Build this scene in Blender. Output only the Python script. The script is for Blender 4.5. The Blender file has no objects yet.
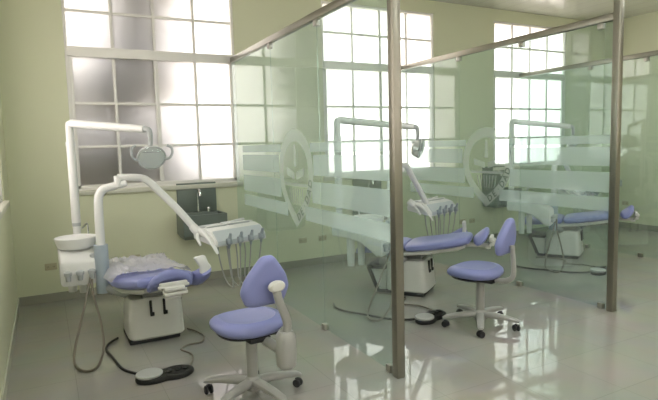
import bpy, bmesh, math, random
from mathutils import Vector, Matrix, noise
PI = math.pi
SC = bpy.context.scene
COL = SC.collection

# ------------------------------------------------------------------ camera, sky, exposure
cam_d = bpy.data.cameras.new('camera'); cam = bpy.data.objects.new('camera', cam_d); COL.objects.link(cam)
_r = Vector((0.88223415, -0.47003599, -0.02700119)); _u = Vector((0.07006387, 0.07436207, 0.99476698)); _f = Vector((0.46556842, 0.87950921, -0.0985373))
_m = Matrix((( _r.x, _u.x, -_f.x, -0.7452), (_r.y, _u.y, -_f.y, -6.2889), (_r.z, _u.z, -_f.z, 1.55), (0, 0, 0, 1)))
cam.matrix_world = _m
cam_d.sensor_fit = 'HORIZONTAL'; cam_d.sensor_width = 36.0; cam_d.lens = 535.93 * 36.0 / 658.0
cam_d.clip_start = 0.05; cam_d.clip_end = 200
SC.camera = cam

world = bpy.data.worlds.new('overcast_sky'); SC.world = world; world.use_nodes = True
_bg = world.node_tree.nodes['Background']
_bg.inputs['Color'].default_value = (1.0, 0.97, 0.96, 1); _bg.inputs['Strength'].default_value = 5.0

SC.view_settings.view_transform = 'Standard'; SC.view_settings.look = 'None'
SC.view_settings.gamma = 1.0; SC.view_settings.use_curve_mapping = False
SC.view_settings.exposure = 0.18
cy = SC.cycles
cy.max_bounces = 14; cy.diffuse_bounces = 6; cy.glossy_bounces = 6; cy.transmission_bounces = 8; cy.transparent_max_bounces = 40
cy.sample_clamp_indirect = 8.0; cy.caustics_reflective = False; cy.caustics_refractive = False
cy.use_denoising = True

# ------------------------------------------------------------------ materials
def mat(name, color, rough=0.5, metal=0.0, spec=0.5, bump=None, var=None, coat=0.0):
    m = bpy.data.materials.new(name); m.use_nodes = True
    nt = m.node_tree; b = nt.nodes['Principled BSDF']
    b.inputs['Base Color'].default_value = (*color, 1); b.inputs['Roughness'].default_value = rough
    b.inputs['Metallic'].default_value = metal; b.inputs['Specular IOR Level'].default_value = spec
    b.inputs['Coat Weight'].default_value = coat
    if var or bump:
        tc = nt.nodes.new('ShaderNodeTexCoord')
        n = nt.nodes.new('ShaderNodeTexNoise'); n.inputs['Scale'].default_value = (var or bump)[0]
        n.inputs['Detail'].default_value = 4
        nt.links.new(tc.outputs['Object'], n.inputs['Vector'])
        if var:
            mx = nt.nodes.new('ShaderNodeMix'); mx.data_type = 'RGBA'
            a = var[1]
            mx.inputs[6].default_value = (*[c * (1 - a) for c in color], 1)
            mx.inputs[7].default_value = (*[min(1, c * (1 + a)) for c in color], 1)
            nt.links.new(n.outputs['Fac'], mx.inputs[0]); nt.links.new(mx.outputs[2], b.inputs['Base Color'])
        if bump:
            n2 = nt.nodes.new('ShaderNodeTexNoise'); n2.inputs['Scale'].default_value = bump[0]
            nt.links.new(tc.outputs['Object'], n2.inputs['Vector'])
            bp = nt.nodes.new('ShaderNodeBump'); bp.inputs['Strength'].default_value = bump[1]; bp.inputs['Distance'].default_value = 0.01
            nt.links.new(n2.outputs['Fac'], bp.inputs['Height']); nt.links.new(bp.outputs['Normal'], b.inputs['Normal'])
    return m

M = {}
M['wall'] = mat('wall_paint', (0.66, 0.67, 0.49), 0.42, spec=0.4, var=(0.8, 0.03), bump=(35, 0.05))
M['base'] = mat('baseboard_tile', (0.30, 0.29, 0.24), 0.25)
M['base_pale'] = mat('baseboard_tile_pale', (0.52, 0.52, 0.44), 0.25)
M['frame'] = mat('window_enamel', (0.80, 0.78, 0.75), 0.4)
M['sill'] = mat('sill_paint', (0.62, 0.61, 0.52), 0.45)
M['steel'] = mat('brushed_steel', (0.29, 0.275, 0.23), 0.34, 1.0, bump=(90, 0.03))
M['clamp'] = mat('satin_clamp', (0.42, 0.40, 0.36), 0.35, 0.9)
M['white'] = mat('white_enamel', (0.72, 0.72, 0.71), 0.28, coat=0.2)
M['offwhite'] = mat('ivory_plastic', (0.60, 0.60, 0.57), 0.35)
M['grey'] = mat('pale_grey_plastic', (0.40, 0.42, 0.43), 0.4)
M['bluegrey'] = mat('blue_grey_plastic', (0.36, 0.42, 0.48), 0.35)
M['panel'] = mat('pale_blue_panel', (0.50, 0.54, 0.57), 0.35)
M['holder'] = mat('slate_plastic', (0.27, 0.31, 0.34), 0.35)
M['taupe'] = mat('warm_grey_plastic', (0.31, 0.31, 0.295), 0.3, coat=0.3)
M['lav'] = mat('lavender_vinyl', (0.222, 0.245, 0.50), 0.38, bump=(120, 0.04), var=(3, 0.05))
M['black'] = mat('black_rubber', (0.012, 0.012, 0.012), 0.5, bump=(80, 0.2))
M['dark'] = mat('dark_recess', (0.02, 0.02, 0.022), 0.6)
M['hose'] = mat('hose_rubber_brown', (0.16, 0.14, 0.11), 0.5)
M['hosegrey'] = mat('hose_rubber_grey', (0.34, 0.35, 0.33), 0.5)
M['sink'] = mat('dull_steel_sink', (0.15, 0.18, 0.16), 0.42, 0.15, bump=(25, 0.06), var=(2.5, 0.12))
M['chrome'] = mat('chrome', (0.75, 0.75, 0.75), 0.12, 1.0)
M['outlet'] = mat('outlet_plastic', (0.44, 0.40, 0.27), 0.4)
M['lampw'] = mat('lamp_reflector', (0.60, 0.62, 0.62), 0.2, 0.3)
M['disc'] = mat('pedal_grey_disc', (0.42, 0.43, 0.42), 0.4)
M['leaf'] = mat('leaf_dark', (0.045, 0.065, 0.03), 0.6)
M['bark'] = mat('bark', (0.07, 0.055, 0.045), 0.8)
M['ground'] = mat('courtyard_ground', (0.34, 0.30, 0.24), 0.9, var=(0.6, 0.2))

def floor_material():
    m = bpy.data.materials.new('polished_tile'); m.use_nodes = True
    nt = m.node_tree; b = nt.nodes['Principled BSDF']
    tc = nt.nodes.new('ShaderNodeTexCoord'); mp = nt.nodes.new('ShaderNodeMapping')
    mp.inputs['Location'].default_value = (0.15, 0.3, 0)
    br = nt.nodes.new('ShaderNodeTexBrick'); br.offset = 0.0
    br.inputs['Scale'].default_value = 1.0; br.inputs['Brick Width'].default_value = 0.5; br.inputs['Row Height'].default_value = 0.5
    br.inputs['Mortar Size'].default_value = 0.0022; br.inputs['Mortar Smooth'].default_value = 0.3; br.inputs['Bias'].default_value = 0
    br.inputs['Color1'].default_value = (0.355, 0.345, 0.315, 1); br.inputs['Color2'].default_value = (0.365, 0.355, 0.325, 1)
    br.inputs['Mortar'].default_value = (0.285, 0.275, 0.25, 1)
    nz = nt.nodes.new('ShaderNodeTexNoise'); nz.inputs['Scale'].default_value = 2.2; nz.inputs['Detail'].default_value = 6
    mx = nt.nodes.new('ShaderNodeMix'); mx.data_type = 'RGBA'; mx.blend_type = 'MULTIPLY'; mx.inputs[0].default_value = 0.25
    nt.links.new(tc.outputs['Object'], mp.inputs['Vector']); nt.links.new(mp.outputs['Vector'], br.inputs['Vector'])
    nt.links.new(tc.outputs['Object'], nz.inputs['Vector'])
    nt.links.new(br.outputs['Color'], mx.inputs[6]); nt.links.new(nz.outputs['Color'], mx.inputs[7])
    nt.links.new(mx.outputs[2], b.inputs['Base Color'])
    b.inputs['Roughness'].default_value = 0.018; b.inputs['Specular IOR Level'].default_value = 0.68
    bp = nt.nodes.new('ShaderNodeBump'); bp.inputs['Strength'].default_value = 0.004; bp.inputs['Distance'].default_value = 0.02
    n2 = nt.nodes.new('ShaderNodeTexNoise'); n2.inputs['Scale'].default_value = 4.0; n2.inputs['Detail'].default_value = 1
    nt.links.new(tc.outputs['Object'], n2.inputs['Vector']); nt.links.new(n2.outputs['Fac'], bp.inputs['Height'])
    nt.links.new(bp.outputs['Normal'], b.inputs['Normal'])
    return m
M['floor'] = floor_material()

def ceiling_material():
    m = bpy.data.materials.new('ceiling_panels'); m.use_nodes = True
    nt = m.node_tree; b = nt.nodes['Principled BSDF']
    tc = nt.nodes.new('ShaderNodeTexCoord')
    br = nt.nodes.new('ShaderNodeTexBrick'); br.offset = 0.0
    br.inputs['Scale'].default_value = 1.0; br.inputs['Brick Width'].default_value = 0.30; br.inputs['Row Height'].default_value = 6.0
    br.inputs['Mortar Size'].default_value = 0.004
    br.inputs['Color1'].default_value = (0.55, 0.56, 0.49, 1); br.inputs['Color2'].default_value = (0.57, 0.58, 0.51, 1)
    br.inputs['Mortar'].default_value = (0.42, 0.41, 0.37, 1)
    nt.links.new(tc.outputs['Object'], br.inputs['Vector']); nt.links.new(br.outputs['Color'], b.inputs['Base Color'])
    b.inputs['Roughness'].default_value = 0.18
    return m
M['ceil'] = ceiling_material()

def glass_material(name, tint, ior=1.62, haze=0.0):
    m = bpy.data.materials.new(name); m.use_nodes = True
    nt = m.node_tree; nt.nodes.clear()
    out = nt.nodes.new('ShaderNodeOutputMaterial')
    tr = nt.nodes.new('ShaderNodeBsdfTransparent'); tr.inputs['Color'].default_value = (*tint, 1)
    gl = nt.nodes.new('ShaderNodeBsdfGlossy'); gl.inputs['Roughness'].default_value = 0.012; gl.inputs['Color'].default_value = (0.94, 1, 0.97, 1)
    fr = nt.nodes.new('ShaderNodeFresnel'); fr.inputs['IOR'].default_value = ior
    geo = nt.nodes.new('ShaderNodeNewGeometry')
    inv = nt.nodes.new('ShaderNodeMath'); inv.operation = 'SUBTRACT'; inv.inputs[0].default_value = 1.0
    mul = nt.nodes.new('ShaderNodeMath'); mul.operation = 'MULTIPLY'
    mx = nt.nodes.new('ShaderNodeMixShader')
    nt.links.new(geo.outputs['Backfacing'], inv.inputs[1]); nt.links.new(inv.outputs[0], mul.inputs[0]); nt.links.new(fr.outputs[0], mul.inputs[1])
    base = tr
    if haze:  # pale diffuse share mixed in to imitate haze over the glass
        df = nt.nodes.new('ShaderNodeBsdfDiffuse'); df.inputs['Color'].default_value = (0.85, 0.92, 0.9, 1)
        base = nt.nodes.new('ShaderNodeMixShader'); base.inputs[0].default_value = haze
        nt.links.new(tr.outputs[0], base.inputs[1]); nt.links.new(df.outputs[0], base.inputs[2])
    nt.links.new(mul.outputs[0], mx.inputs[0]); nt.links.new(base.outputs[0], mx.inputs[1]); nt.links.new(gl.outputs[0], mx.inputs[2])
    nt.links.new(mx.outputs[0], out.inputs['Surface'])
    return m
M['glass'] = glass_material('partition_glass', (0.88, 0.95, 0.938), 1.85, 0.045)
M['lens'] = glass_material('clear_cover', (0.97, 0.98, 0.98), 1.4)

def veil_material(name, color, clear, gloss=0.0, bump=None, trans=0.5):
    """a thin sheet that scatters part of the light both ways and lets the rest straight through"""
    m = bpy.data.materials.new(name); m.use_nodes = True
    nt = m.node_tree; nt.nodes.clear()
    out = nt.nodes.new('ShaderNodeOutputMaterial')
    tr = nt.nodes.new('ShaderNodeBsdfTransparent')
    tl = nt.nodes.new('ShaderNodeBsdfTranslucent'); tl.inputs['Color'].default_value = (*color, 1)
    df = nt.nodes.new('ShaderNodeBsdfDiffuse'); df.inputs['Color'].default_value = (*color, 1)
    m1 = nt.nodes.new('ShaderNodeMixShader'); m1.inputs[0].default_value = trans
    m2 = nt.nodes.new('ShaderNodeMixShader'); m2.inputs[0].default_value = clear
    nt.links.new(df.outputs[0], m1.inputs[1]); nt.links.new(tl.outputs[0], m1.inputs[2])
    nt.links.new(m1.outputs[0], m2.inputs[1]); nt.links.new(tr.outputs[0], m2.inputs[2])
    last = m2
    if gloss:
        gl = nt.nodes.new('ShaderNodeBsdfGlossy'); gl.inputs['Roughness'].default_value = 0.10
        m3 = nt.nodes.new('ShaderNodeMixShader'); m3.inputs[0].default_value = gloss
        nt.links.new(m2.outputs[0], m3.inputs[1]); nt.links.new(gl.outputs[0], m3.inputs[2]); last = m3
    nt.links.new(last.outputs[0], out.inputs['Surface'])
    return m
M['pane'] = veil_material('frosted_window_glass', (0.94, 0.92, 0.91), 0.16, trans=0.97)
M['frost'] = veil_material('frosted_film', (0.82, 0.92, 0.91), 0.67, trans=0.55)
M['etch'] = veil_material('etched_emblem', (0.88, 0.95, 0.92), 0.64, trans=0.5)
M['film'] = veil_material('clear_plastic_film', (0.97, 0.96, 1.0), 0.60, gloss=0.2, trans=0.12)

# ------------------------------------------------------------------ mesh helpers
class MB:
    def __init__(self): self.bm = bmesh.new()
    def box(self, c, s, bevel=0.0, rot=None, seg=2, taper=None):
        """box centred at c with full size s; taper=(sx,sy) scales the top"""
        r = bmesh.ops.create_cube(self.bm, size=1.0); vs = r['verts']
        for v in vs:
            k = (1, 1)
            if taper and v.co.z > 0: k = taper
            v.co = Vector((v.co.x * s[0] * k[0], v.co.y * s[1] * k[1], v.co.z * s[2]))
        if bevel > 0:
            es = list({e for v in vs for e in v.link_edges})
            rr = bmesh.ops.bevel(self.bm, geom=es, offset=bevel, segments=seg, affect='EDGES', profile=0.5)
            vs = list({v for f in rr['faces'] for v in f.verts} | {v for v in vs if v.is_valid})
        R = rot if rot is not None else Matrix.Identity(3)
        for v in vs: v.co = R @ v.co + Vector(c)
        return self
    def tube(self, pts, r, n=10, smooth=0, cap=True):
        """round tube along pts; r number or list; smooth = Catmull-Rom steps"""
        P = [Vector(p) for p in pts]
        Rr = [r] * len(P) if isinstance(r, (int, float)) else list(r)
        if smooth and len(P) > 2:
            Q, S = [], []
            for i in range(len(P) - 1):
                p0 = P[max(i - 1, 0)]; p1 = P[i]; p2 = P[i + 1]; p3 = P[min(i + 2, len(P) - 1)]
                for k in range(smooth):
                    t = k / smooth
                    Q.append(0.5 * ((2 * p1) + (p2 - p0) * t + (2 * p0 - 5 * p1 + 4 * p2 - p3) * t * t + (-p0 + 3 * p1 - 3 * p2 + p3) * t ** 3))
                    S.append(Rr[i] * (1 - t) + Rr[i + 1] * t)
            Q.append(P[-1]); S.append(Rr[-1]); P, Rr = Q, S
        T = []
        for i in range(len(P)):
            d = P[min(i + 1, len(P) - 1)] - P[max(i - 1, 0)]
            T.append(d.normalized() if d.length > 1e-9 else Vector((0, 0, 1)))
        up = Vector((0, 0, 1)) if abs(T[0].z) < 0.9 else Vector((1, 0, 0))
        a = T[0].cross(up).normalized(); rings = []
        for i, p in enumerate(P):
            a = (a - T[i] * a.dot(T[i]));
            a = a.normalized() if a.length > 1e-6 else T[i].orthogonal().normalized()
            b = T[i].cross(a)
            rings.append([self.bm.verts.new(p + (a * math.cos(2 * PI * k / n) + b * math.sin(2 * PI * k / n)) * Rr[i]) for k in range(n)])
        self.skin(rings, cap); return self
    def skin(self, rings, cap=True):
        n = len(rings[0])
        for A, B in zip(rings, rings[1:]):
            for k in range(n): self.bm.faces.new((A[k], A[(k + 1) % n], B[(k + 1) % n], B[k]))
        if cap:
            self.bm.faces.new(list(reversed(rings[0]))); self.bm.faces.new(rings[-1])
    def lathe(self, prof, c=(0, 0, 0), n=24, sx=1, sy=1, rot=None):
        R = rot if rot is not None else Matrix.Identity(3); rings = []
        for (r, z) in prof:
            r = max(r, 1e-4)
            rings.append([self.bm.verts.new(R @ Vector((r * math.cos(2 * PI * k / n) * sx, r * math.sin(2 * PI * k / n) * sy, z)) + Vector(c)) for k in range(n)])
        self.skin(rings, True); return self
    def pad(self, outline, T, fn=None, dome=0.0, e=0.10):
        """cushion: outline [(u,v)], thickness T, soft edges; fn maps (u,v,h) to a point"""
        cx = sum(p[0] for p in outline) / len(outline); cy_ = sum(p[1] for p in outline) / len(outline)
        fn = fn or (lambda u, v, h: (u, v, h)); h = T / 2
        prof = [(0.25, -h), (0.7, -h), (1 - e, -h * .97), (1 - e * .4, -h * .72), (1 - e * .08, -h * .3), (1, 0.05 * h), (1 - e * .08, h * .38), (1 - e * .4, h * .76), (1 - e, h), (0.7, h + dome * .6), (0.4, h + dome * .9), (0.15, h + dome)]
        rings = [[self.bm.verts.new(Vector(fn(cx + (u - cx) * s, cy_ + (v - cy_) * s, z))) for (u, v) in outline] for s, z in prof]
        self.skin(rings, True); return self
    def loft(self, st, n=20, p=3.2):
        """stations (centre, side vector, up vector): superellipse sections"""
        rings = []
        for c, a, b in st:
            c, a, b = Vector(c), Vector(a), Vector(b); ring = []
            for k in range(n):
                t = 2 * PI * k / n; ct, s_ = math.cos(t), math.sin(t)
                ring.append(self.bm.verts.new(c + a * math.copysign(abs(ct) ** (2 / p), ct) + b * math.copysign(abs(s_) ** (2 / p), s_)))
            rings.append(ring)
        self.skin(rings, True); return self
    def prism(self, poly, fn, d0, d1):
        """polygon [(u,v)] swept from depth d0 to d1; fn(u,v,d) gives the point"""
        A = [self.bm.verts.new(Vector(fn(u, v, d0))) for u, v in poly]; B = [self.bm.verts.new(Vector(fn(u, v, d1))) for u, v in poly]
        self.skin([A, B], True); return self
    def build(self, name, material, parent=None, smooth=35, loc=None):
        bmesh.ops.recalc_face_normals(self.bm, faces=self.bm.faces[:])
        me = bpy.data.meshes.new(name); self.bm.to_mesh(me); self.bm.free()
        me.materials.append(material)
        if smooth:
            for p in me.polygons: p.use_smooth = True
            try: me.set_sharp_from_angle(angle=math.radians(smooth))
            except Exception: pass
        o = bpy.data.objects.new(name, me); COL.objects.link(o)
        if parent is not None: o.parent = parent
        if loc is not None: o.location = loc
        return o

def tag(o, label=None, cat=None, group=None, kind=None):
    if label: o['label'] = label
    if cat: o['category'] = cat
    if group: o['group'] = group
    if kind: o['kind'] = kind
    return o
def empty(name, loc=(0, 0, 0), rz=0.0, parent=None):
    o = bpy.data.objects.new(name, None); COL.objects.link(o); o.location = loc; o.rotation_euler = (0, 0, rz)
    if parent is not None: o.parent = parent
    return o
def kids(o): return [c for c in COL.objects if c.parent == o]
def copy_tree(o, parent=None):
    ch = kids(o); c = o.copy(); COL.objects.link(c)
    if parent is not None: c.parent = parent
    for k in ch: copy_tree(k, c)
    return c
def Rz(a): return Matrix.Rotation(a, 3, 'Z')
def Rx(a): return Matrix.Rotation(a, 3, 'X')
def Ry(a): return Matrix.Rotation(a, 3, 'Y')

# ------------------------------------------------------------------ room
XL, XR, YF, ZC = -1.072, 8.211, -7.7, 3.60
ZS, ZT0, ZT1, ZTOP = 1.173, 2.566, 2.669, 3.394
PW = 0.4348; WW = 4 * PW
PX = (1.2635, 3.708, 6.1014)
WXS = (-0.44, 2.572, 5.575)
WPW = (0.443, 0.443, 0.402)
YP = -3.35
TH = 0.22

def struct(name, mb, m, parent=None, smooth=0):
    o = mb.build(name, m, parent, smooth)
    if parent is None: o['kind'] = 'structure'
    return o
struct('floor', MB().box(((XL + XR) / 2, YF / 2, -0.05), (XR - XL + 2 * TH, -YF + 2 * TH, 0.1)), M['floor'])
struct('ceiling', MB().box(((XL + XR) / 2, YF / 2, ZC + 0.05), (XR - XL + 2 * TH, -YF + 2 * TH, 0.1)), M['ceil'])

def wall_with_holes(name, fn, a0, a1, holes, z0=0.0, z1=ZC):
    """wall along coordinate a with holes [(b0,b1,zb,zt)]; fn(a0,a1,z0,z1,mb) adds a slab"""
    mb = MB(); cur = a0
    for b0, b1, zb, zt in sorted(holes):
        fn(mb, cur, b0, z0, z1); fn(mb, b0, b1, z0, zb); fn(mb, b0, b1, zt, z1); cur = b1
    fn(mb, cur, a1, z0, z1)
    return struct(name, mb, M['wall'])
def slab_y(y0, y1):
    return lambda mb, a, b, z0, z1: mb.box(((a + b) / 2, (y0 + y1) / 2, (z0 + z1) / 2), (b - a, y1 - y0, z1 - z0))
def slab_x(x0, x1):
    return lambda mb, a, b, z0, z1: mb.box(((x0 + x1) / 2, (a + b) / 2, (z0 + z1) / 2), (x1 - x0, b - a, z1 - z0))
E_ = 0.03
wall_with_holes('wall_back', slab_y(0, TH), XL - TH, XR + TH, [(x - E_, x + 4 * w + E_, ZS - 0.03, ZTOP + E_) for x, w in zip(WXS, WPW)])
LW = ((-2.55, -2.55 + WW), (-5.9, -5.9 + WW))
wall_with_holes('wall_left', slab_x(XL - TH, XL), YF, 0, [(a - E_, b + E_, ZS - 0.03, ZTOP + E_) for a, b in LW])
wall_with_holes('wall_right', slab_x(XR, XR + TH), YF, 0, [])
FILL_FW = (0.6, 3.2, 5.8)
wall_with_holes('wall_front', slab_y(YF - TH, YF), XL - TH, XR + TH, [(x - E_, x + WW + E_, ZS - 0.03, ZTOP + E_) for x in FILL_FW])
struct('baseboard_back', MB().box(((XL + XR) / 2, -0.006, 0.045), (XR - XL, 0.012, 0.09), 0.002), M['base'])
struct('baseboard_left', MB().box((XL + 0.006, YF / 2, 0.045), (0.012, -YF - 0.02, 0.09), 0.002), M['base_pale'])
struct('baseboard_right', MB().box((XR - 0.006, YF / 2, 0.045), (0.012, -YF - 0.02, 0.09), 0.002), M['base'])
struct('baseboard_front', MB().box(((XL + XR) / 2, YF + 0.006, 0.045), (XR - XL, 0.012, 0.09), 0.002), M['base'])

def window(name, origin, rz, PW=PW):
    """window in its own plane: u to the right seen from the room, depth away from the room; origin = lower left corner"""
    WW = 4 * PW
    root = empty(name, origin, rz); root['kind'] = 'structure'
    H0, HT0, HT1, H1 = 0.0, ZT0 - ZS, ZT1 - ZS, ZTOP - ZS
    d = 0.045
    f = MB()
    t = 0.03
    f.box((-t / 2 , d, H1 / 2), (t, 0.07, H1 + 0.06), 0.004); f.box((WW + t / 2, d, H1 / 2), (t, 0.07, H1 + 0.06), 0.004)
    f.box((WW / 2, d, H1 + t / 2), (WW, 0.07, t), 0.004); f.box((WW / 2, d, -t / 2), (WW, 0.07, t), 0.004)
    f.box((0.018, d, HT0 / 2), (0.036, 0.05, HT0), 0.003); f.box((WW - 0.018, d, HT0 / 2), (0.036, 0.05, HT0), 0.003)
    f.box((WW / 2, d, 0.018), (WW, 0.05, 0.036), 0.003)
    f.build('window_frame', M['frame'], root)
    MB().box((WW / 2, d - 0.012, (HT0 + HT1) / 2), (WW + 0.02, 0.075, HT1 - HT0), 0.006).build('transom_bar', M['frame'], root)
    g = MB()
    for i in (1, 2, 3):
        w = 0.046 if i == 2 else 0.03
        g.box((i * PW, d, HT0 / 2), (w, 0.035, HT0), 0.003); g.box((i * PW, d, (HT1 + H1) / 2), (0.03, 0.035, H1 - HT1), 0.003)
    for z in (1.619 - ZS, 2.0825 - ZS, 3.042 - ZS): g.box((WW / 2, d, z), (WW, 0.033, 0.028), 0.003)
    g.build('glazing_bars', M['frame'], root)
    MB().box((WW / 2, d + 0.005, H1 / 2), (WW, 0.006, H1)).build('frosted_pane', M['pane'], root, 0)
    MB().box((WW / 2, 0.01, -0.042), (WW + 0.12, 0.1, 0.05), 0.006).build('window_sill', M['sill'], root)
    ld = bpy.data.lights.new('daylight_portal', 'AREA'); ld.shape = 'RECTANGLE'; ld.size = WW + 0.04; ld.size_y = H1 + 0.04
    ld.cycles.is_portal = True
    lo = bpy.data.objects.new('daylight_portal', ld); COL.objects.link(lo); lo.parent = root
    lo.location = (WW / 2, TH + 0.05, H1 / 2); lo.rotation_euler = (PI / 2, 0, PI)   # lights the room side
    return root
for i, x in enumerate(WXS): window('window_%d' % (i + 1), (x, 0, ZS), 0, WPW[i])
window('window_4', (XL, LW[0][0], ZS), PI / 2); window('window_5', (XL, LW[1][0], ZS), PI / 2)  # the second, farther one is unseen, added for more daylight
for i, x in enumerate(FILL_FW): window('window_%d' % (i + 6), (x + WW, YF, ZS), PI)  # front-wall windows are out of view, added to brighten the window wall

# ground and the tree outside the first window
g = MB().box((3.5, -3.5, -0.45), (90, 90, 0.1)).build('ground', M['ground'], None, 0); g['kind'] = 'structure'

def tree():
    root = empty('tree', (0.0, 0.90, 0.0))
    tag(root, 'dark tree outdoors, blurred behind the frosted panes nearest the corner', 'tree')
    t = MB(); t.tube([(0.15, -0.2, -0.4), (0.15, -0.25, 1.2), (0.14, -0.3, 2.4), (0.16, -0.3, 3.4), (0.18, -0.2, 4.4)], [0.13, 0.11, 0.10, 0.09, 0.06], 10, 4)
    t.tube([(0.14, -0.3, 2.0), (-0.15, -0.35, 2.3), (-0.4, -0.3, 2.45)], [0.05, 0.04, 0.02], 8, 4)
    t.build('trunk', M['bark'], root)
    random.seed(4); L = MB(); bm = L.bm
    blobs = [((0.25, -0.58, 3.10), (0.30, 0.06, 0.70), 2600), ((0.14, -0.58, 2.42), (0.48, 0.06, 0.34), 1700), ((-0.12, -0.58, 2.20), (0.40, 0.06, 0.30), 480), ((0.52, -0.58, 2.6), (0.3, 0.06, 0.5), 260),
             ((-0.08, -0.58, 1.36), (0.85, 0.06, 0.34), 2300), ((-0.2, -0.58, 1.80), (0.5, 0.06, 0.3), 330), ((0.42, -0.58, 1.62), (0.3, 0.06, 0.45), 500), ((1.0, -0.58, 1.17), (0.7, 0.06, 0.16), 900), ((0.6, -0.58, 3.3), (0.4, 0.06, 0.3), 200)]
    for c, s, n in blobs:
        for _ in range(n):
            p = Vector((c[0] + random.gauss(0, .5) * s[0], c[1] + random.gauss(0, .5) * s[1], c[2] + random.gauss(0, .55) * s[2]))
            p.y = max(p.y, -0.65)
            d = Vector((random.uniform(-1, 1), random.uniform(-.6, .6), random.uniform(-1, .6))).normalized(); w = d.orthogonal().normalized()
            w = (Matrix.Rotation(random.uniform(0, 6), 3, d) @ w) * random.uniform(.018, .032); l = d * random.uniform(.06, .11)
            bm.faces.new([bm.verts.new(p), bm.verts.new(p + l * .5 + w), bm.verts.new(p + l), bm.verts.new(p + l * .5 - w)])
    tag(L.build('foliage', M['leaf'], root, 0), kind='stuff')
tree()

# ------------------------------------------------------------------ glass partitions
def arc_pts(c, r, a0, a1, n): return [(c[0] + r * math.cos(math.radians(a0 + (a1 - a0) * i / n)), c[1] + r * math.sin(math.radians(a0 + (a1 - a0) * i / n))) for i in range(n + 1)]
def shield_outline(s, n=14):
    """round-topped pointed shield, half width .39*s, height .92*s about (0, 0)"""
    top = arc_pts((0, 0.06), 0.385, 0, 180, n)
    left = [(-0.385 + 0.385 * (t ** 1.7), 0.06 - 0.52 * (t ** 0.82)) for t in [i / n for i in range(1, n)]]
    right = [(-u, v) for u, v in reversed(left)]
    return [(u * s, v * s) for u, v in top + left + [(0, -0.46)] + right]

def letter_mesh(txt, size):
    cu = bpy.data.curves.new('etched_letters', 'FONT'); cu.body = txt; cu.size = size; cu.align_x = 'CENTER'; cu.align_y = 'CENTER'; cu.extrude = 0.0008; cu.resolution_u = 2
    o = bpy.data.objects.new('etched_letters', cu); COL.objects.link(o)
    me = bpy.data.meshes.new_from_object(o.evaluated_get(bpy.context.evaluated_depsgraph_get()))
    bpy.data.objects.remove(o); bpy.data.curves.remove(cu)
    return me

M['letter'] = mat('clear_cut_letters', (0.045, 0.075, 0.06), 0.3)

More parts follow.
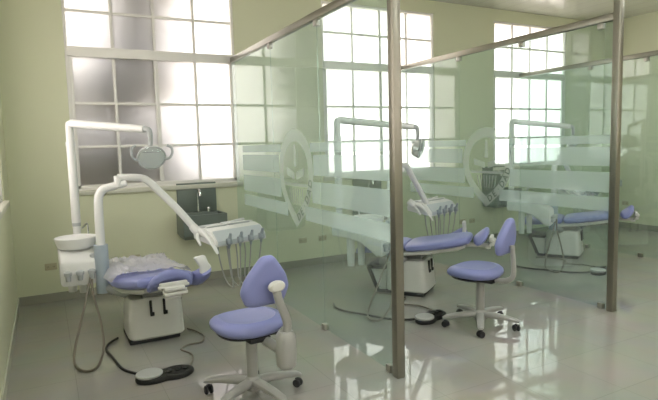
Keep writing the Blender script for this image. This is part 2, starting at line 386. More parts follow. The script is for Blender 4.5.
def partition(YP, S2=-2.33, marked=True, EC=-1.81):
    root = empty('glass_partition', (0, 0, 0))
    HB, HT = 2.575, 2.635                                       # header rail
    seams = [-0.012, -1.28, S2, YP + 0.035]
    MB().box((0, (YP) / 2, (HB + HT) / 2), (0.05, -YP - 0.05, HT - HB), 0.003).build('header_rail', M['steel'], root)
    MB().box((0, YP, ZC / 2), (0.062, 0.062, ZC - 0.002), 0.004).build('post', M['steel'], root)
    bands = [(1.513, 1.59), (1.312, 1.486), (1.074, 1.258), (0.905, 1.033)]
    for k in range(3):
        y0, y1 = seams[k] - 0.002, seams[k + 1] + 0.002
        gp = MB().box((0, (y0 + y1) / 2, (0.012 + HB) / 2), (0.010, y0 - y1, HB - 0.012)).build('glass_panel', M['glass'], root, 0)
        a, b = (y0 if k else -0.30), y1
        mb = MB()
        for z0, z1 in bands:
            if k == 1:                                           # the emblem interrupts the stripes
                segs = []; zc = (z0 + z1) / 2; v = (zc - 1.28)
                hw = 0.385 if v > 0.06 else 0.385 * (1 - min(1, ((0.06 - v) / 0.52)) ** 2.0)
                if v > 0.06: hw = math.sqrt(max(0, 0.385 ** 2 - (v - 0.06) ** 2))
                c = EC
                segs = [(a, c + hw + 0.01), (c - hw - 0.01, b)]
            else: segs = [(a, b)]
            for s0, s1 in segs: mb.box((-0.0058, (s0 + s1) / 2, (z0 + z1) / 2), (0.001, s0 - s1, z1 - z0))
        if not marked: continue
        mb.build('frosted_stripes', M['frost'], gp, 0)
        if k == 1:
            c = (EC, 1.28)
            P = lambda u, v, d: (-0.0058 - d, c[0] - u, c[1] + v)
            em = MB(); o1 = shield_outline(1.0); o2 = [(u, v) for u, v in shield_outline(0.74)]
            n = len(o1)
            A = [em.bm.verts.new(Vector(P(u, v, 0))) for u, v in o1]; B = [em.bm.verts.new(Vector(P(u, v, 0))) for u, v in o2]
            for i in range(n): em.bm.faces.new((A[i], A[(i + 1) % n], B[(i + 1) % n], B[i]))
            # open book and torch bars in the middle of the shield
            for poly in ([(-0.2, 0.09), (-0.2, 0.02), (-0.02, -0.02), (-0.02, 0.05)], [(0.2, 0.09), (0.2, 0.02), (0.02, -0.02), (0.02, 0.05)],
                         [(-0.03, 0.1), (0.03, 0.1), (0.02, 0.3), (-0.02, 0.3)], [(-0.26, -0.05), (0.26, -0.05), (0.25, -0.08), (-0.25, -0.08)]):
                em.bm.faces.new([em.bm.verts.new(Vector(P(u, v, 0))) for u, v in poly])
            for q in range(7):
                x = -0.15 + 0.05 * q
                em.bm.faces.new([em.bm.verts.new(Vector(P(u, v, 0))) for u, v in ((x, -0.1), (x + 0.015, -0.1), (x * .75 + 0.012, -0.24), (x * .75, -0.24))])
            e = em.build('etched_emblem', M['etch'], gp, 0)
            # lettering round the border
            lm = bmesh.new(); mid = shield_outline(0.87); L = []
            tot = 0; segl = []
            for i in range(len(mid)):
                p, q = Vector(mid[i]), Vector(mid[(i + 1) % len(mid)]); segl.append((p, q, tot, (q - p).length)); tot += (q - p).length
            def at(s):
                s %= tot
                for p, q, s0, l in segl:
                    if s <= s0 + l: return p.lerp(q, (s - s0) / l), (q - p).normalized()
                return segl[-1][1], Vector((1, 0))
            words = ' DE ODONTOLOGIA · FACULTAD '
            tip = next(s0 for p, q, s0, l in segl if abs(p.x) < 1e-6 and p.y < -0.2)
            stepl = tot / 30.0
            def put(ch, s, flip):
                if ch == ' ': return
                p, t = at(s); me = letter_mesh(ch, 0.10)
                # outline runs anticlockwise: flip reads along it (letters stand outward at the bottom)
                tx = t if flip else -t; up = Vector((-tx.y, tx.x))
                base = len(lm.verts); vs = [lm.verts.new(Vector(P(p.x + tx.x * v.co.x + up.x * v.co.y, p.y + tx.y * v.co.x + up.y * v.co.y, 0.0012 + v.co.z))) for v in me.vertices]
                for f in me.polygons:
                    try: lm.faces.new([vs[i] for i in f.vertices])
                    except ValueError: pass
                bpy.data.meshes.remove(me)
            for i, ch in enumerate('DE·DAD'): put(ch, tip + 0.075 + i * 0.083, True)
            me = bpy.data.meshes.new('lettering'); lm.to_mesh(me); lm.free(); me.materials.append(M['letter'])
            lo = bpy.data.objects.new('lettering', me); COL.objects.link(lo); lo.parent = gp
    def clamp(y, z, up):
        cb = MB().box((0, y, z), (0.046, 0.055, 0.05), 0.004)
        o = cb.build('clamp', M['clamp'], root)
    for y in (seams[1], seams[2], YP + 0.16): clamp(y, HB - 0.027, True)
    for y in (seams[1], seams[2], YP + 0.10): clamp(y, 0.026, False)
    return root
PL = ['striped glass partition starting beside the first window and ending at the nearest steel post',
      'middle glass partition with frosted stripes and a lettered shield emblem, beyond the first stool',
      'farthest glass partition without stripes, seen past the second steel post']
for i, x in enumerate(PX):
    o = partition(*((-3.43,), (-3.29, -2.23, True, -1.735), (-3.35, -2.07, False))[i])
    o.location = (x, 0, 0)
    if i == 0: o.location.x = 1.318; o.rotation_euler = (0, 0, -0.0158)
    tag(o, PL[i], 'partition', 'glass partitions between the bays')

# ------------------------------------------------------------------ dental units
def cushion_stations(rows, p=3.0):
    return rows
def make_unit():
    root = empty('dental_unit', (0, 0, 0))
    # --- chair base (head of the chair towards -Y)
    b = MB()
    st = []
    for z, hw, y0, y1 in ((0.035, 0.215, -0.05, 0.36), (0.05, 0.225, -0.06, 0.38), (0.2, 0.22, -0.05, 0.38), (0.34, 0.212, -0.035, 0.37), (0.365, 0.20, -0.02, 0.35)):
        st.append(((0, (y0 + y1) / 2, z), (hw, 0, 0), (0, (y1 - y0) / 2, 0)))
    b.loft(st, 40, 7)
    bc = b.build('base_cover', M['offwhite'], root)
    MB().box((-0.02, 0.17, 0.02), (0.40, 0.40, 0.04), 0.006).build('floor_plinth', M['dark'], root)
    for x in (-0.045, 0.06):
        s = MB(); s.box((x, -0.046, 0.285), (0.018, 0.02, 0.13), 0.003); s.box((x + 0.012, -0.054, 0.238), (0.022, 0.02, 0.03), 0.004)
        s.build('slot', M['dark'], bc)
    # foot end housing with slanted face and dark rim
    h = MB()
    X = lambda y, z, x: (x, y, z)
    h.prism([(0.385, 0.035), (0.46, 0.035), (0.56, 0.25), (0.385, 0.25)], X, -0.17, 0.17)
    lk = h.build('lift_housing', M['offwhite'], root)
    r = MB(); r.prism([(0.385, 0.25), (0.57, 0.25), (0.60, 0.285), (0.385, 0.275)], X, -0.185, 0.185); r.prism([(0.385, 0.002), (0.48, 0.002), (0.48, 0.035), (0.385, 0.035)], X, -0.185, 0.185)
    r.prism([(0.455, 0.03), (0.50, 0.03), (0.60, 0.26), (0.555, 0.26)], X, -0.18, 0.18)
    r.build('rim', M['dark'], lk)
    c = MB(); c.box((0, 0.16, 0.40), (0.2, 0.3, 0.09), 0.02); c.build('lift_column', M['taupe'], root)
    # --- seat, back, head
    s = MB(); rows = []
    for y, z, w, t in ((0.15, 0.500, 0.20, 0.02), (0.165, 0.50, 0.255, 0.040), (0.22, 0.503, 0.285, 0.048), (0.36, 0.495, 0.295, 0.05), (0.50, 0.487, 0.29, 0.052), (0.59, 0.482, 0.28, 0.050), (0.635, 0.472, 0.265, 0.048), (0.66, 0.455, 0.23, 0.04), (0.665, 0.44, 0.17, 0.02)):
        tl = 0.16
        rows.append(((0, y, z), (w, 0, 0), (0, -t * tl, t)))
    s.loft(rows, 32, 3.4); s.build('seat', M['lav'], root)
    s = MB(); rows = []
    for y, z, w, t in ((0.14, 0.505, 0.20, 0.02), (0.125, 0.507, 0.27, 0.038), (0.06, 0.515, 0.285, 0.048), (-0.10, 0.535, 0.285, 0.050), (-0.28, 0.562, 0.275, 0.050), (-0.42, 0.588, 0.235, 0.048), (-0.475, 0.598, 0.20, 0.040), (-0.495, 0.602, 0.15, 0.02)):
        rows.append(((0, y, z), (w, 0, 0), (0, t * 0.16, t)))
    s.loft(rows, 32, 3.4); s.build('backrest', M['lav'], root)
    s = MB(); rows = []
    for y, z, w, t in ((0.62, 0.50, 0.2, 0.02), (0.55, 0.492, 0.245, 0.03), (0.2, 0.445, 0.25, 0.03), (-0.1, 0.475, 0.245, 0.03), (-0.38, 0.518, 0.2, 0.028), (-0.44, 0.53, 0.15, 0.018)):
        rows.append(((0, y, z), (w, 0, 0), (0, t * 0.12, t)))
    s.loft(rows, 32, 3.6); s.build('under_shell', M['offwhite'], root)
    # headrest: arched pad tipped up, joint behind it
    hp = MB(); out = arc_pts((0, 0), 1, 0, 360, 27)[:-1]
    th = math.radians(38)
    def hf(u, v, hgt):
        x = u * 0.165; q = v * 0.095; hh = hgt + 0.055 * (1 - (u * u)) - 0.02
        return (x, -0.60 - q * math.cos(th) * 1 + hh * math.sin(th) * 0.4, 0.600 + q * math.sin(th) + hh * 0.9)
    hp.pad([(math.copysign(abs(u) ** .8, u), math.copysign(abs(v) ** .8, v)) for u, v in out], 0.075, hf, 0.008, 0.22)
    hd = hp.build('headrest', M['lav'], root)
    j = MB()
    j.box((0.0, -0.69, 0.615), (0.20, 0.035, 0.028), 0.010); j.box((0.0, -0.70, 0.583), (0.15, 0.06, 0.030), 0.012); j.box((0.01, -0.695, 0.548), (0.17, 0.05, 0.026), 0.010); j.box((0.0, -0.66, 0.515), (0.12, 0.05, 0.026), 0.01)
    j.tube([(-0.11, -0.695, 0.598), (0.11, -0.695, 0.598)], 0.012, 12); j.tube([(-0.08, -0.70, 0.564), (0.09, -0.70, 0.564)], 0.010, 12); j.tube([(0, -0.42, 0.53), (0, -0.66, 0.53)], 0.022, 10)
    j.build('headrest_joint', M['offwhite'], hd)
    # armrest on the assistant's side
    a = MB(); a.loft([((0.30, 0.12, 0.475), (0.045, 0, 0), (0, 0.0, 0.02)), ((0.305, 0.04, 0.48), (0.055, 0, 0), (0, 0.01, 0.04)), ((0.31, -0.14, 0.495), (0.058, 0, 0), (0, 0.01, 0.05)), ((0.325, -0.27, 0.53), (0.06, 0, 0.01), (0, 0.02, 0.058)), ((0.345, -0.35, 0.575), (0.055, 0, 0.02), (0, 0.03, 0.05)), ((0.352, -0.39, 0.61), (0.04, 0, 0.02), (0, 0.03, 0.03))], 20, 2.6)
    am = a.build('armrest', M['lav'], root)
    w = MB(); w.loft([((0.350, -0.38, 0.59), (0.048, 0, 0), (0, 0.02, 0.006)), ((0.345, -0.385, 0.64), (0.046, 0, 0), (0, 0.02, 0.004)), ((0.325, -0.385, 0.67), (0.044, 0, 0), (0, 0.02, 0.0)), ((0.305, -0.385, 0.715), (0.048, 0, 0.004), (0, 0.018, 0.0)), ((0.30, -0.385, 0.724), (0.036, 0, 0.004), (0, 0.012, 0.0))], 16, 3)
    w.build('grip', M['white'], am)
    return root

def add_service(root):
    """cuspidor, light and instrument arm bolted to the chair base"""
    # coordinates are relative to the chair base centre (unit one stands at x 0, y -1.75)
    CX, PXL, PYL = -0.535, -0.512, 0.75
    m = MB()
    def sec(y, z0, z1, hw): return ((CX, y, (z0 + z1) / 2), (hw, 0, 0), (0, 0, (z1 - z0) / 2))
    m.loft([sec(0.235, 0.51, 0.66, 0.12), sec(0.245, 0.485, 0.69, 0.142), sec(0.30, 0.485, 0.735, 0.147), sec(0.37, 0.55, 0.765, 0.147), sec(0.46, 0.61, 0.785, 0.147), sec(0.60, 0.65, 0.79, 0.145), sec(0.76, 0.66, 0.79, 0.13), sec(0.775, 0.68, 0.775, 0.11)], 36, 8)
    cb = m.build('cuspidor_body', M['white'], root)
    for x in (CX - 0.088, CX, CX + 0.088):
        k = MB(); k.lathe([(0.001, -0.045), (0.020, -0.04), (0.022, 0.0), (0.03, 0.005), (0.031, 0.03), (0.015, 0.04)], (x, 0.215, 0.575), 14); k.box((x, 0.235, 0.595), (0.03, 0.05, 0.02), 0.004); k.build('hose_holder', M['grey'], cb)
    for x, y, r in ((CX - 0.05, 0.60, 0.040), (CX + 0.03, 0.52, 0.036)):
        k = MB(); k.tube([(x, y, 0.68), (x, y, 0.5), (x, y, 0.36)], [r, r, r * .85], 16); k.build('filter_cup', M['white'], cb)
    k = MB(); k.lathe([(0.02, 0.765), (0.12, 0.767), (0.145, 0.785), (0.158, 0.825), (0.164, 0.857), (0.158, 0.863), (0.146, 0.853), (0.095, 0.82), (0.02, 0.807), (0.001, 0.805)], (CX - 0.005, 0.42, 0), 32, 1.0, 0.95)
    k.build('cuspidor_bowl', M['white'], root)
    k = MB(); k.tube([(CX + 0.1, 0.56, 0.81), (CX + 0.1, 0.56, 0.93), (CX + 0.09, 0.52, 0.95), (CX + 0.05, 0.48, 0.92)], 0.008, 8, 4); k.build('rinse_spout', M['chrome'], root)
    k = MB(); k.tube([(-0.37, 0.25, 0.45), (-0.30, 0.22, 0.42), (-0.16, 0.18, 0.36)], [0.045, 0.04, 0.04], 14, 3)
    k.box((-0.41, 0.30, 0.66), (0.09, 0.09, 0.14), 0.02)
    k.build('support_arm', M['grey'], root)
    # light pole and arm
    px, py = PXL, PYL
    k = MB(); k.tube([(px, py, 0.78), (px, py, 0.94)], 0.032, 18); k.tube([(px, py, 0.94), (px, py, 1.62)], 0.037, 20); k.tube([(px, py, 1.62), (px, py, 1.655)], 0.040, 20); k.tube([(px, py, 1.655), (px, py, 1.80)], 0.033, 20)
    lp = k.build('light_pole', M['white'], root)
    k = MB(); k.tube([(px, py, 0.91), (px, py, 0.945)], 0.036, 18); k.build('pole_collar', M['grey'], lp)
    e = Vector((0.015, 0.13, 1.735)); s0 = Vector((px, py, 1.815))
    d = (e - s0)
    k = MB(); k.tube([(px, py, 1.775), (px + d.x * 0.005, py + d.y * 0.005, 1.808), s0 + d * 0.04 + Vector((0, 0, 0.004)), s0 + d * 0.1, s0 + d * 0.55, e], [0.033, 0.034, 0.036, 0.036, 0.034, 0.031], 18)
    la = k.build('light_arm', M['white'], root)
    k = MB(); k.tube([e - d * 0.02, e + d * 0.04, e + d * 0.065 + Vector((0, 0, -0.02)), e + d * 0.07 + Vector((0, 0, -0.08)), e + d * 0.06 + Vector((0, 0, -0.15))], [0.024, 0.024, 0.022, 0.019, 0.017], 12, 3)
    k.build('arm_joint', M['grey'], la)
    hc = e + d * 0.06 + Vector((0.0, -0.02, -0.225))
    R = Rz(math.radians(10)) @ Rx(math.radians(104))
    k = MB(); k.lathe([(0.001, -0.085), (0.05, -0.078), (0.088, -0.05), (0.105, 0.0), (0.108, 0.018), (0.10, 0.02), (0.098, 0.004), (0.08, -0.03), (0.045, -0.055), (0.001, -0.06)], hc, 28, 1.12, 0.92, R)
    k.box(hc + Vector((0, 0.04, 0.075)), (0.1, 0.06, 0.03), 0.01)
    lh = k.build('lamp_head', M['lampw'], root)
    k = MB(); k.lathe([(0.098, 0.016), (0.094, -0.004), (0.078, -0.026), (0.045, -0.048), (0.006, -0.055)], hc, 14, 1.12, 0.92, R); k.build('reflector', M['lampw'], lh, 0)
    k = MB(); k.lathe([(0.001, 0.045), (0.05, 0.042), (0.09, 0.026), (0.106, 0.012), (0.085, 0.022), (0.05, 0.037), (0.001, 0.040)], hc, 28, 1.12, 0.92, R); k.build('lamp_cover', M['lens'], lh)
    k = MB(); q = hc + R @ Vector((0, 0, -0.005)); k.box(q, (0.04, 0.06, 0.03), 0.01, R); k.box(hc + R @ Vector((0, 0.045, 0.012)), (0.16, 0.008, 0.008), 0.002, R); k.build('bulb_shield', M['dark'], lh)
    for sx in (-1, 1):
        k = MB(); X = Rz(math.radians(10))
        k.tube([hc + X @ Vector((sx * x, y, z)) for x, y, z in ((0.10, 0.0, -0.02), (0.145, -0.02, -0.01), (0.168, -0.03, 0.03), (0.162, -0.03, 0.075), (0.13, -0.02, 0.095))], 0.011, 10, 4)
        k.build('handle', M['grey'], lh)
    # instrument arm post
    k = MB(); k.tube([(-0.365, 0.25, 0.40), (-0.365, 0.25, 0.80)], 0.055, 20); po = k.build('post_sleeve', M['bluegrey'], root)
    k = MB(); k.tube([(-0.365, 0.25, 0.78), (-0.362, 0.25, 1.10), (-0.352, 0.25, 1.20), (-0.32, 0.24, 1.252), (-0.26, 0.23, 1.272), (-0.14, 0.20, 1.300)], [0.036, 0.035, 0.035, 0.034, 0.031, 0.028], 18, 4)
    k.build('tray_post', M['white'], root)
    k = MB(); J = Vector((-0.205, 0.21, 0))
    k.tube([J + Vector((0, 0, 1.27)), J + Vector((0, 0, 1.36))], 0.03, 16)
    k.tube([J + Vector((0, 0, 1.345)), J + Vector((0.04, 0, 1.345)), (-0.03, 0.20, 1.335), (0.03, 0.19, 1.305), (0.09, 0.18, 1.24), (0.23, 0.14, 1.08), (0.36, 0.09, 0.905)], [0.03, 0.031, 0.031, 0.031, 0.031, 0.031, 0.031], 16, 4)
    k.build('tray_arm', M['white'], root)
    # instrument tray
    T = empty('instrument_tray', (0.665, 0.03, 0.825), math.radians(19), root)
    def trayprism(mb, poly, x0, x1): mb.prism(poly, lambda y, z, x: (x, y, z), x0, x1)
    k = MB(); trayprism(k, [(-0.17, -0.075), (0.15, -0.03), (0.16, 0.02), (0.12, 0.065), (-0.02, 0.072), (-0.10, 0.05), (-0.165, -0.02)], -0.27, 0.27)
    bmesh.ops.bevel(k.bm, geom=k.bm.edges[:], offset=0.010, segments=2, affect='EDGES', profile=0.5)
    tb = k.build('tray_body', M['white'], T); tb.name = 'tray_body'
    k = MB(); k.box((-0.14, 0.05, 0.076), (0.2, 0.13, 0.012), 0.004); k.box((0.10, 0.055, 0.078), (0.22, 0.15, 0.014), 0.004)
    k.build('tray_mat', M['grey'], T)
    k = MB(); k.tube([(-0.0, 0.01, 0.075), (0.02, 0.0, 0.1), (0.12, 0.02, 0.105), (0.2, 0.06, 0.1), (0.22, 0.09, 0.076)], 0.007, 8, 4); k.tube([(-0.25, 0.0, 0.07), (-0.2, -0.01, 0.085), (0.2, -0.01, 0.085), (0.25, 0.0, 0.07)], 0.006, 8, 3); k.build('tray_rail', M['white'], T)
    k = MB(); trayprism(k, [(-0.10, 0.046), (-0.172, -0.03), (-0.168, -0.06), (-0.176, -0.06), (-0.18, -0.025), (-0.105, 0.054)], -0.25, 0.25); k.build('control_panel', M['panel'], T)
    # bracket and grip at the arm end
    k = MB(); k.tube([(-0.31, 0.10, 0.09), (-0.29, 0.06, 0.05), (-0.24, 0.02, 0.02)], [0.035, 0.04, 0.03], 14, 3)
    k.loft([((-0.285, 0.04, 0.05), (0.02, 0, 0), (0, 0.03, 0.03)), ((-0.29, -0.06, 0.03), (0.022, 0, 0), (0, 0.02, 0.035)), ((-0.285, -0.15, -0.04), (0.02, 0, 0), (0, 0.02, 0.03)), ((-0.275, -0.185, -0.10), (0.016, 0, 0), (0, 0.015, 0.02))], 14, 2.6)
    k.tube([(-0.33, 0.0, 0.03), (-0.36, -0.05, -0.0), (-0.36, -0.09, -0.05)], [0.015, 0.014, 0.01], 10, 3)
    k.build('tray_grip', M['white'], T)
    for q, x in enumerate((-0.15, -0.035, 0.08, 0.195)):
        k = MB(); k.box((x, -0.19, -0.035), (0.045, 0.05, 0.06), 0.014, Rx(math.radians(-20))); k.tube([(x, -0.20, -0.01), (x, -0.215, 0.035)], [0.016, 0.011], 10); k.tube([(x, -0.19, -0.05), (x, -0.185, -0.095)], [0.016, 0.009], 10)
        hol = k.build('handpiece', M['holder'], T)
        dx = (0.07, 0.02, -0.03, -0.08)[q]
        k = MB(); k.tube([(x, -0.185, -0.09), (x + dx * .2, -0.175, -0.22), (x + dx * .7, -0.15, -0.40), (x + dx + 0.02, -0.09, -0.46), (x + dx * .9, -0.03, -0.40), (x + dx * .4, 0.0, -0.2), (x * .8, 0.02, -0.03)], 0.0065, 8, 5)
        k.build('hose', M['hosegrey'], hol)
    # suction hose looping from the cuspidor
    k = MB(); k.tube([(CX + 0.075, 0.215, 0.55), (-0.51, 0.10, 0.40), (-0.575, -0.02, 0.22), (-0.622, -0.12, 0.09), (-0.635, -0.24, 0.022), (-0.60, -0.38, 0.014), (-0.54, -0.43, 0.014), (-0.475, -0.34, 0.02), (-0.425, -0.18, 0.10), (-0.425, 0.0, 0.24), (-0.455, 0.14, 0.43), (CX + 0.088, 0.215, 0.55)], 0.0095, 8, 6)
    k.build('suction_hose', M['hose'], root)

unit = make_unit(); add_service(unit)
unit['category'] = 'dental unit'
UL = ['white dental unit with chair covered in crumpled clear plastic, beside the dark sink',
      'white and lavender dental unit without plastic cover, behind the nearest steel post',
      'dental unit seen dimly through the glass with the lettered shield emblem']
UP = [(-0.01, -1.80, 0), (2.73, -1.86, 0), (5.50, -1.58, 0)]
UR = (0, 36, 30)
CHAIR = (5, -0.04, 0.02)                                     # swing of seat and back on the base
UPPER = ('seat', 'backrest', 'under_shell', 'headrest', 'armrest')
for c in kids(unit):
    if c.name in UPPER: c.rotation_euler = (0, 0, math.radians(CHAIR[0])); c.location = (CHAIR[1], CHAIR[2], 0)
units = [unit] + [copy_tree(unit) for _ in (1, 2)]
for o, lab, p, ang in zip(units, UL, UP, UR):
    o.location = p; o.rotation_euler = (0, 0, math.radians(ang)); tag(o, lab, 'dental unit', 'dental units in the glass bays')
    if ang:
        for c in kids(o):
            n = c.name.split('.')[0]
            if n == 'suction_hose':                              # the hose falls straight towards the room, however the unit is turned
                c.rotation_euler = (0, 0, math.radians(-ang - 42)); q = Vector((-0.47, 0.215, 0)); c.location = q - Rz(math.radians(-ang - 42)) @ q
            if n == 'instrument_tray': c.rotation_euler = (0, 0, math.radians(19 - 38)); c.location = (0.60, 0.09, 0.835)

# crumpled clear plastic over the first seat
def plastic():
    mb = MB(); NX, NY = 46, 40; V = []
    random.seed(3)
    for j in range(NY + 1):
        row = []
        for i in range(NX + 1):
            u = -1 + 2 * i / NX; v = j / NY
            y = -0.16 + v * 0.84
            x = u * 0.315
            if y < 0.13: z = 0.565 + (0.61 - 0.56) * ((0.13 - y) / 0.46)
            else: z = 0.562 - 0.022 * max(0, (y - 0.15) / 0.45)
            if y > 0.63: z -= (y - 0.63) * 2.0
            side = max(0, abs(u) - 0.86) / 0.14
            z -= side * 0.045
            n1 = 1 - abs(noise.noise(Vector((x * 5 + y * 2, y * 4 - x * 2, 1.3)))) * 2
            n2 = 1 - abs(noise.noise(Vector((x * 15 + y * 9, y * 6 - x * 6, 4.1)))) * 2.6
            puff = math.exp(-((y - 0.42) / 0.3) ** 2)
            z += 0.005 + (max(0, n1) * 0.034 + max(0, n2) ** 1.5 * 0.030) * (0.5 + puff) * (1 - 0.6 * side)
            row.append(mb.bm.verts.new((x, y, z)))
        V.append(row)
    for j in range(NY):
        for i in range(NX): mb.bm.faces.new((V[j][i], V[j][i + 1], V[j + 1][i + 1], V[j + 1][i]))
    o = mb.build('plastic_cover', M['film'], None, 180)
    o.location = (UP[0][0] + CHAIR[1], UP[0][1] + CHAIR[2], 0); o.rotation_euler = (0, 0, math.radians(CHAIR[0]))
    tag(o, 'crumpled clear plastic sheet draped over the lavender dental chair seat', 'plastic cover')
plastic()

# ------------------------------------------------------------------ foot pedals
def make_pedal():
    root = empty('foot_pedal', (0, 0, 0))
    def oval(a, b, n=36, off=0): return [(off + a * math.cos(2 * PI * k / n), b * math.sin(2 * PI * k / n)) for k in range(n)]
    out = []
    for k in range(48):
        t = 2 * PI * k / 48; x = 0.235 * math.cos(t); y = 0.10 * math.sin(t) * (1.0 + 0.25 * (1 if False else (abs(x) / 0.235)) - 0.22 * math.exp(-(x / 0.07) ** 2))
        out.append((x, y))
    MB().pad(out, 0.044, lambda u, v, h: (u, v, 0.022 + h), 0.0, 0.07).build('pedal_base', M['black'], root)
    k = MB(); k.lathe([(0.001, 0.04), (0.098, 0.042), (0.106, 0.05), (0.106, 0.060), (0.10, 0.066), (0.05, 0.070), (0.001, 0.071)], (-0.125, 0.0, 0), 32, 1, 0.9)
    k.build('pedal_disc', M['disc'], root)
    for x in (0.03, 0.10, 0.165):
        MB().lathe([(0.001, 0.04), (0.026, 0.042), (0.027, 0.052), (0.02, 0.058), (0.001, 0.06)], (x, 0.0, 0), 16, 1, 1.3).build('button', M['black'], root)
    return root
pedal = make_pedal()
P1 = Vector((-0.105, -2.60, 0))
def W(pts): return [((p[0] - P1.x) / 0.84, (p[1] - P1.y) / 0.86, p[2] / 0.9) for p in pts]
k = MB(); k.tube(W([(-0.24, -2.52, 0.02), (-0.285, -2.44, 0.012), (-0.35, -2.31, 0.012), (-0.384, -2.06, 0.012), (-0.41, -1.86, 0.012), (-0.38, -1.72, 0.012), (-0.30, -1.62, 0.014)]), 0.011, 8, 5); k.build('cable', M['black'], pedal)
k = MB(); k.tube(W([(0.06, -2.56, 0.02), (0.12, -2.44, 0.012), (0.15, -2.30, 0.012), (0.10, -2.16, 0.012), (0.17, -2.09, 0.012), (0.28, -2.08, 0.012), (0.335, -1.95, 0.012), (0.31, -1.8, 0.012), (0.26, -1.70, 0.014)]), 0.008, 8, 5); k.build('hose', M['hose'], pedal)
PD = [((P1.x, P1.y, 0), 12, 'black foot pedal with grey disc on the open floor before the plastic-covered dental chair'),
      ((2.20, -2.60, 0), 20, 'black foot pedal with grey disc beside the base of the nearest steel post'),
      ((4.93, -2.32, 0), 20, 'black foot pedal with grey disc seen through the glass of the second partition')]
for i, (l, a, lab) in enumerate(PD):
    o = pedal if i == 0 else copy_tree(pedal)
    o.location = l; o.scale = (0.84, 0.86, 0.9); tag(o, lab, 'foot pedal', 'foot pedals of the dental units')
    if i: o.rotation_euler = (0, 0, math.radians(a))

# ------------------------------------------------------------------ stools
def make_stool():
    root = empty('dental_stool', (0, 0, 0))
    MB().lathe([(0.001, 0.055), (0.05, 0.055), (0.052, 0.12), (0.04, 0.135), (0.036, 0.14), (0.034, 0.39), (0.001, 0.39)], (0, 0, 0), 24).build('column', M['taupe'], root)
    k = MB(); k.box((0.02, 0, 0.405), (0.24, 0.14, 0.03), 0.01); k.tube([(0.05, 0.03, 0.40), (0.05, 0.17, 0.39)], 0.008, 8); k.build('seat_plate', M['dark'], root)
    for i in range(5):
        a = math.radians(LEG0 + 72 * i); c, s = math.cos(a), math.sin(a); sd = Vector((-s, c, 0))
        P = lambda r, z: Vector((c * r, s * r, z))
        k = MB(); k.loft([(P(0.02, 0.10), sd * 0.032, (0, 0, 0.026)), (P(0.10, 0.105), sd * 0.033, (0, 0, 0.024)), (P(0.21, 0.10), sd * 0.030, (0, 0, 0.019)), (P(0.30, 0.088), sd * 0.027, (0, 0, 0.015)), (P(0.325, 0.08), sd * 0.018, (0, 0, 0.008))], 14, 2.8)
        lg = k.build('leg', M['taupe'], root)
        k = MB(); t = Matrix.Rotation(a + 0.7, 3, 'Z') @ Ry(PI / 2)
        for o_ in (-0.016, 0.016):
            k.lathe([(0.001, -0.009), (0.024, -0.009), (0.027, -0.005), (0.027, 0.005), (0.024, 0.009), (0.001, 0.009)], P(0.30, 0.0275) + t @ Vector((0, 0, o_)), 16, 1, 1, t)
        k.box(P(0.30, 0.044), (0.03, 0.03, 0.032), 0.008); k.build('caster', M['dark'], lg)
    # seat: broad rounded triangle, wider towards the back (+X is backward)
    out = []
    for q in range(40):
        t = 2 * PI * q / 40; c, s = math.cos(t), math.sin(t)
        x = 0.225 * math.copysign(abs(c) ** .85, c); y = 0.23 * math.copysign(abs(s) ** .85, s) * (1.0 + 0.06 * c)
        out.append((x, y))
    def sf(u, v, h):
        sag = -0.02 * max(0, (-u - 0.08) / 0.15) ** 2 if h < 9 else 0
        return (u - 0.05, v, 0.465 + h + sag + 0.015 * (abs(v) / 0.23) ** 2)
    MB().pad(out, 0.095, sf, -0.006, 0.26).build('seat', M['lav'], root)
    MB().pad([(u * .84, v * .84) for u, v in out], 0.02, lambda u, v, h: (u - 0.05, v, 0.422 + h), 0, 0.1).build('seat_pan', M['dark'], root)
    # back pad: hexagonal, rounded, slightly concave
    hexa = [(-0.14, -0.15), (-0.19, -0.05), (-0.155, 0.04), (-0.045, 0.17), (0.045, 0.17), (0.155, 0.04), (0.19, -0.05), (0.14, -0.15)]
    hexa = [(u * 0.84, v * 0.95) for u, v in hexa]
    res = []
    for i in range(len(hexa)):
        p, q, r_ = Vector(hexa[i - 1]), Vector(hexa[i]), Vector(hexa[(i + 1) % len(hexa)])
        for t in (0, .25, .5, .75, 1.0):
            a_, b_ = p.lerp(q, 0.72), q.lerp(r_, 0.28); res.append(((a_.lerp(q, t)).lerp(q.lerp(b_, t), t))[:])
    def bf(u, v, h):
        return (0.235 + 0.16 * v - h - 0.5 * u * u, u, 0.78 + v)
    MB().pad(res, 0.065, bf, 0.0, 0.2).build('back_pad', M['lav'], root)
    # side housing, lever arm and its pale cap
    k = MB(); k.loft([((HX, HY, 0.27), (0.03, 0, 0), (0, 0.038, 0)), ((HX, HY, 0.29), (0.047, 0, 0), (0, 0.055, 0)), ((HX, HY, 0.36), (0.052, 0, 0), (0, 0.060, 0)), ((HX, HY, 0.475), (0.046, 0, 0), (0, 0.054, 0)), ((HX, HY, 0.495), (0.035, 0, 0), (0, 0.042, 0))], 24, 2.6)
    k.tube([(HX, HY, 0.36), (0.05, HY * .4, 0.40)], 0.03, 12)
    k.build('side_housing', M['taupe'], root)
    k = MB(); k.tube([(HX, HY, 0.46), (HX + 0.005, HY + .01, 0.55), (KX + 0.01, KY + .01, 0.68), (KX, KY, 0.75)], [0.026, 0.026, 0.025, 0.025], 14, 4)
    br = k.build('back_arm', M['taupe'], root)
    k = MB(); k.pad([(0.055 * math.cos(2 * PI * q / 24), 0.035 * math.sin(2 * PI * q / 24)) for q in range(24)], 0.035, lambda u, v, h: (KX + 0.006 + h, KY + u, 0.765 + v), 0.004, 0.3)
    k.build('arm_cap', M['offwhite'], br)
    return root
LEG0 = 153
HX, HY = 0.31, 0.075
KX, KY = 0.30, 0.03
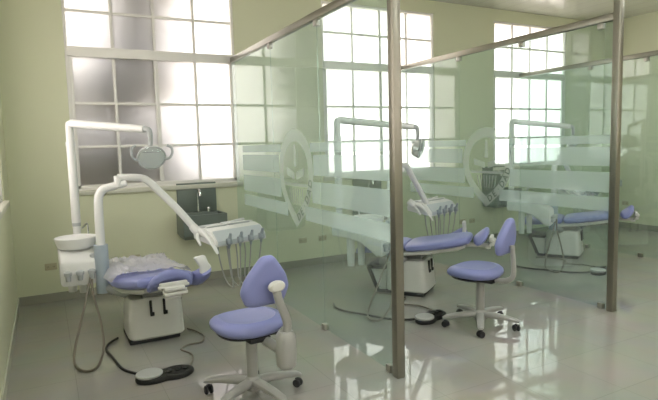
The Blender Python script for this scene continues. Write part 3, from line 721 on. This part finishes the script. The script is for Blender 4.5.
stool = make_stool()
SL = [((0.32, -3.19, 0), -84, 'lavender stool on a five-star base standing on the open floor before the nearest glass partition'),
      ((2.45, -2.95, 0), -70, 'lavender stool on a five-star base standing between the two steel posts')]
for i, (l, a, lab) in enumerate(SL):
    o = stool if i == 0 else copy_tree(stool)
    if i:
        for c in kids(o):
            if c.name.startswith(('side_housing', 'back_arm')):
                for e in kids(c): bpy.data.objects.remove(e)
                bpy.data.objects.remove(c)
        MB().tube([(0.10, 0.0, 0.41), (0.22, 0.0, 0.42), (0.285, 0.0, 0.47), (0.285, 0, 0.60), (0.275, 0, 0.72)], [0.024, 0.024, 0.022, 0.02, 0.02], 12, 4).build('back_arm', M['taupe'], o)
    o.location = l; o.rotation_euler = (0, 0, math.radians(a)); tag(o, lab, 'stool', 'lavender dental stools')

# ------------------------------------------------------------------ wall sinks
def make_sink():
    root = empty('wall_sink', (0, 0, 0))
    # origin: floor point under the back edge centre
    MB().box((0, -0.012, 0.995), (0.46, 0.022, 0.36), 0.004).build('splashback', M['sink'], root)
    b = MB(); bm = b.bm
    def ring(x0, x1, y0, y1, z): return [bm.verts.new((x, y, z)) for x, y in ((x0, y0), (x1, y0), (x1, y1), (x0, y1))]
    rings = [ring(-0.22, 0.20, -0.28, -0.024, 0.55), ring(-0.25, 0.25, -0.36, -0.024, 0.60), ring(-0.25, 0.25, -0.36, -0.024, 0.83), ring(-0.222, 0.222, -0.33, -0.09, 0.83), ring(-0.20, 0.20, -0.31, -0.11, 0.72)]
    b.skin(rings, True); b.build('basin', M['sink'], root, 20)
    k = MB(); k.lathe([(0.024, 0.83), (0.024, 0.845), (0.014, 0.85), (0.012, 0.9), (0.001, 0.9)], (0.0, -0.055, 0), 16)
    k.tube([(0.0, -0.055, 0.88), (0.0, -0.055, 1.04), (0.0, -0.07, 1.085), (0.0, -0.11, 1.10), (0.0, -0.155, 1.08), (0.0, -0.165, 1.03)], [0.009, 0.009, 0.010, 0.012, 0.014, 0.015], 12, 4)
    k.build('faucet', M['chrome'], root)
    k = MB(); k.lathe([(0.02, 0.83), (0.018, 0.865), (0.022, 0.87), (0.02, 0.885), (0.001, 0.888)], (0.12, -0.06, 0), 14); k.build('faucet_knob', M['chrome'], root)
    return root
sink = make_sink()
KL = ['dark steel wall sink with gooseneck faucet under the window nearest the corner', 'dark steel wall sink glimpsed through the frosted stripes of the nearest partition', 'dark steel wall sink showing dark through the lettered shield emblem']
for i in range(3):
    o = sink if i == 0 else copy_tree(sink)
    o.location = (0.82 + 2.36 * i, 0, 0); tag(o, KL[i], 'sink', 'wall sinks of the bays')

# ------------------------------------------------------------------ outlets and wall fittings
def make_outlet():
    root = empty('wall_outlet', (0, 0, 0))
    MB().box((0, -0.005, 0), (0.115, 0.01, 0.072), 0.004).build('cover_plate', M['outlet'], root)
    k = MB()
    for x in (-0.028, 0.028):
        for s in (-0.007, 0.007): k.box((x + s, -0.0105, 0.0), (0.003, 0.003, 0.014))
    k.build('socket_slots', M['dark'], root)
    return root
ou = make_outlet()
OL = [(-0.75, 0.375, 'wall outlet low between the corner and the cuspidor'), (0.09, 0.365, 'wall outlet above the plastic-covered dental chair'), (2.18, 0.345, 'wall outlet low behind the nearest glass partition, nearer the room corner of the pair'), (2.47, 0.345, 'wall outlet low behind the nearest glass partition, nearer the steel post of the pair'),
      (4.90, 0.345, 'wall outlet of the pair above the second stool, the one farther from its back pad'), (5.10, 0.345, 'wall outlet of the pair above the second stool, the one nearer its back pad')]
for i, (x, z, lab) in enumerate(OL):
    o = ou if i == 0 else copy_tree(ou)
    o.location = (x, 0, z); tag(o, lab, 'outlet', 'wall outlets')
o = copy_tree(ou); o.location = (XR, -0.47, 0.43); o.rotation_euler = (0, 0, -PI / 2); tag(o, 'wall outlet on the plain end wall beyond the second steel post', 'outlet')
if 'group' in o: del o['group']
k = MB(); k.box((XR - 0.012, -0.37, 0.78), (0.024, 0.07, 0.12), 0.01); k.lathe([(0.02, 0), (0.024, 0.03), (0.012, 0.05)], (XR - 0.024, -0.37, 0.76), 14, 1, 1, Ry(-PI / 2))
tag(k.build('wall_fitting', M['grey'], None), 'small grey fitting on the plain end wall beside the second steel post', 'wall fitting')

# ------------------------------------------------------------------ unseen ceiling lamps over the aisle, added to fill the room with light
def fill_lamp_material():
    m = bpy.data.materials.new('fill_lamp_diffuser'); m.use_nodes = True; nt = m.node_tree; nt.nodes.clear()
    out = nt.nodes.new('ShaderNodeOutputMaterial'); e = nt.nodes.new('ShaderNodeEmission')
    e.inputs['Color'].default_value = (0.96, 1, 0.96, 1); e.inputs['Strength'].default_value = FILL_LAMP
    nt.links.new(e.outputs[0], out.inputs['Surface']); return m
FILL_LAMP = 19.0
M['lamp'] = fill_lamp_material()
def make_fill_lamp():
    root = empty('ceiling_fill_light', (0, 0, 0))
    MB().box((0, 0, -0.03), (1.24, 0.34, 0.06), 0.006).build('housing', M['white'], root)
    MB().box((0, 0, -0.064), (1.18, 0.28, 0.01), 0.003).build('diffuser', M['lamp'], root)
    return root
cl = make_fill_lamp()
for i, (x, y) in enumerate(((0.3, -3.9), (3.0, -3.9), (5.7, -3.9), (0.3, -6.3), (3.0, -6.3), (5.7, -6.3))):
    o = cl if i == 0 else copy_tree(cl)
    o.location = (x, y, ZC); tag(o, 'added unseen fill lamp on the ceiling above the open floor', 'ceiling lamp', 'added fill lamps')
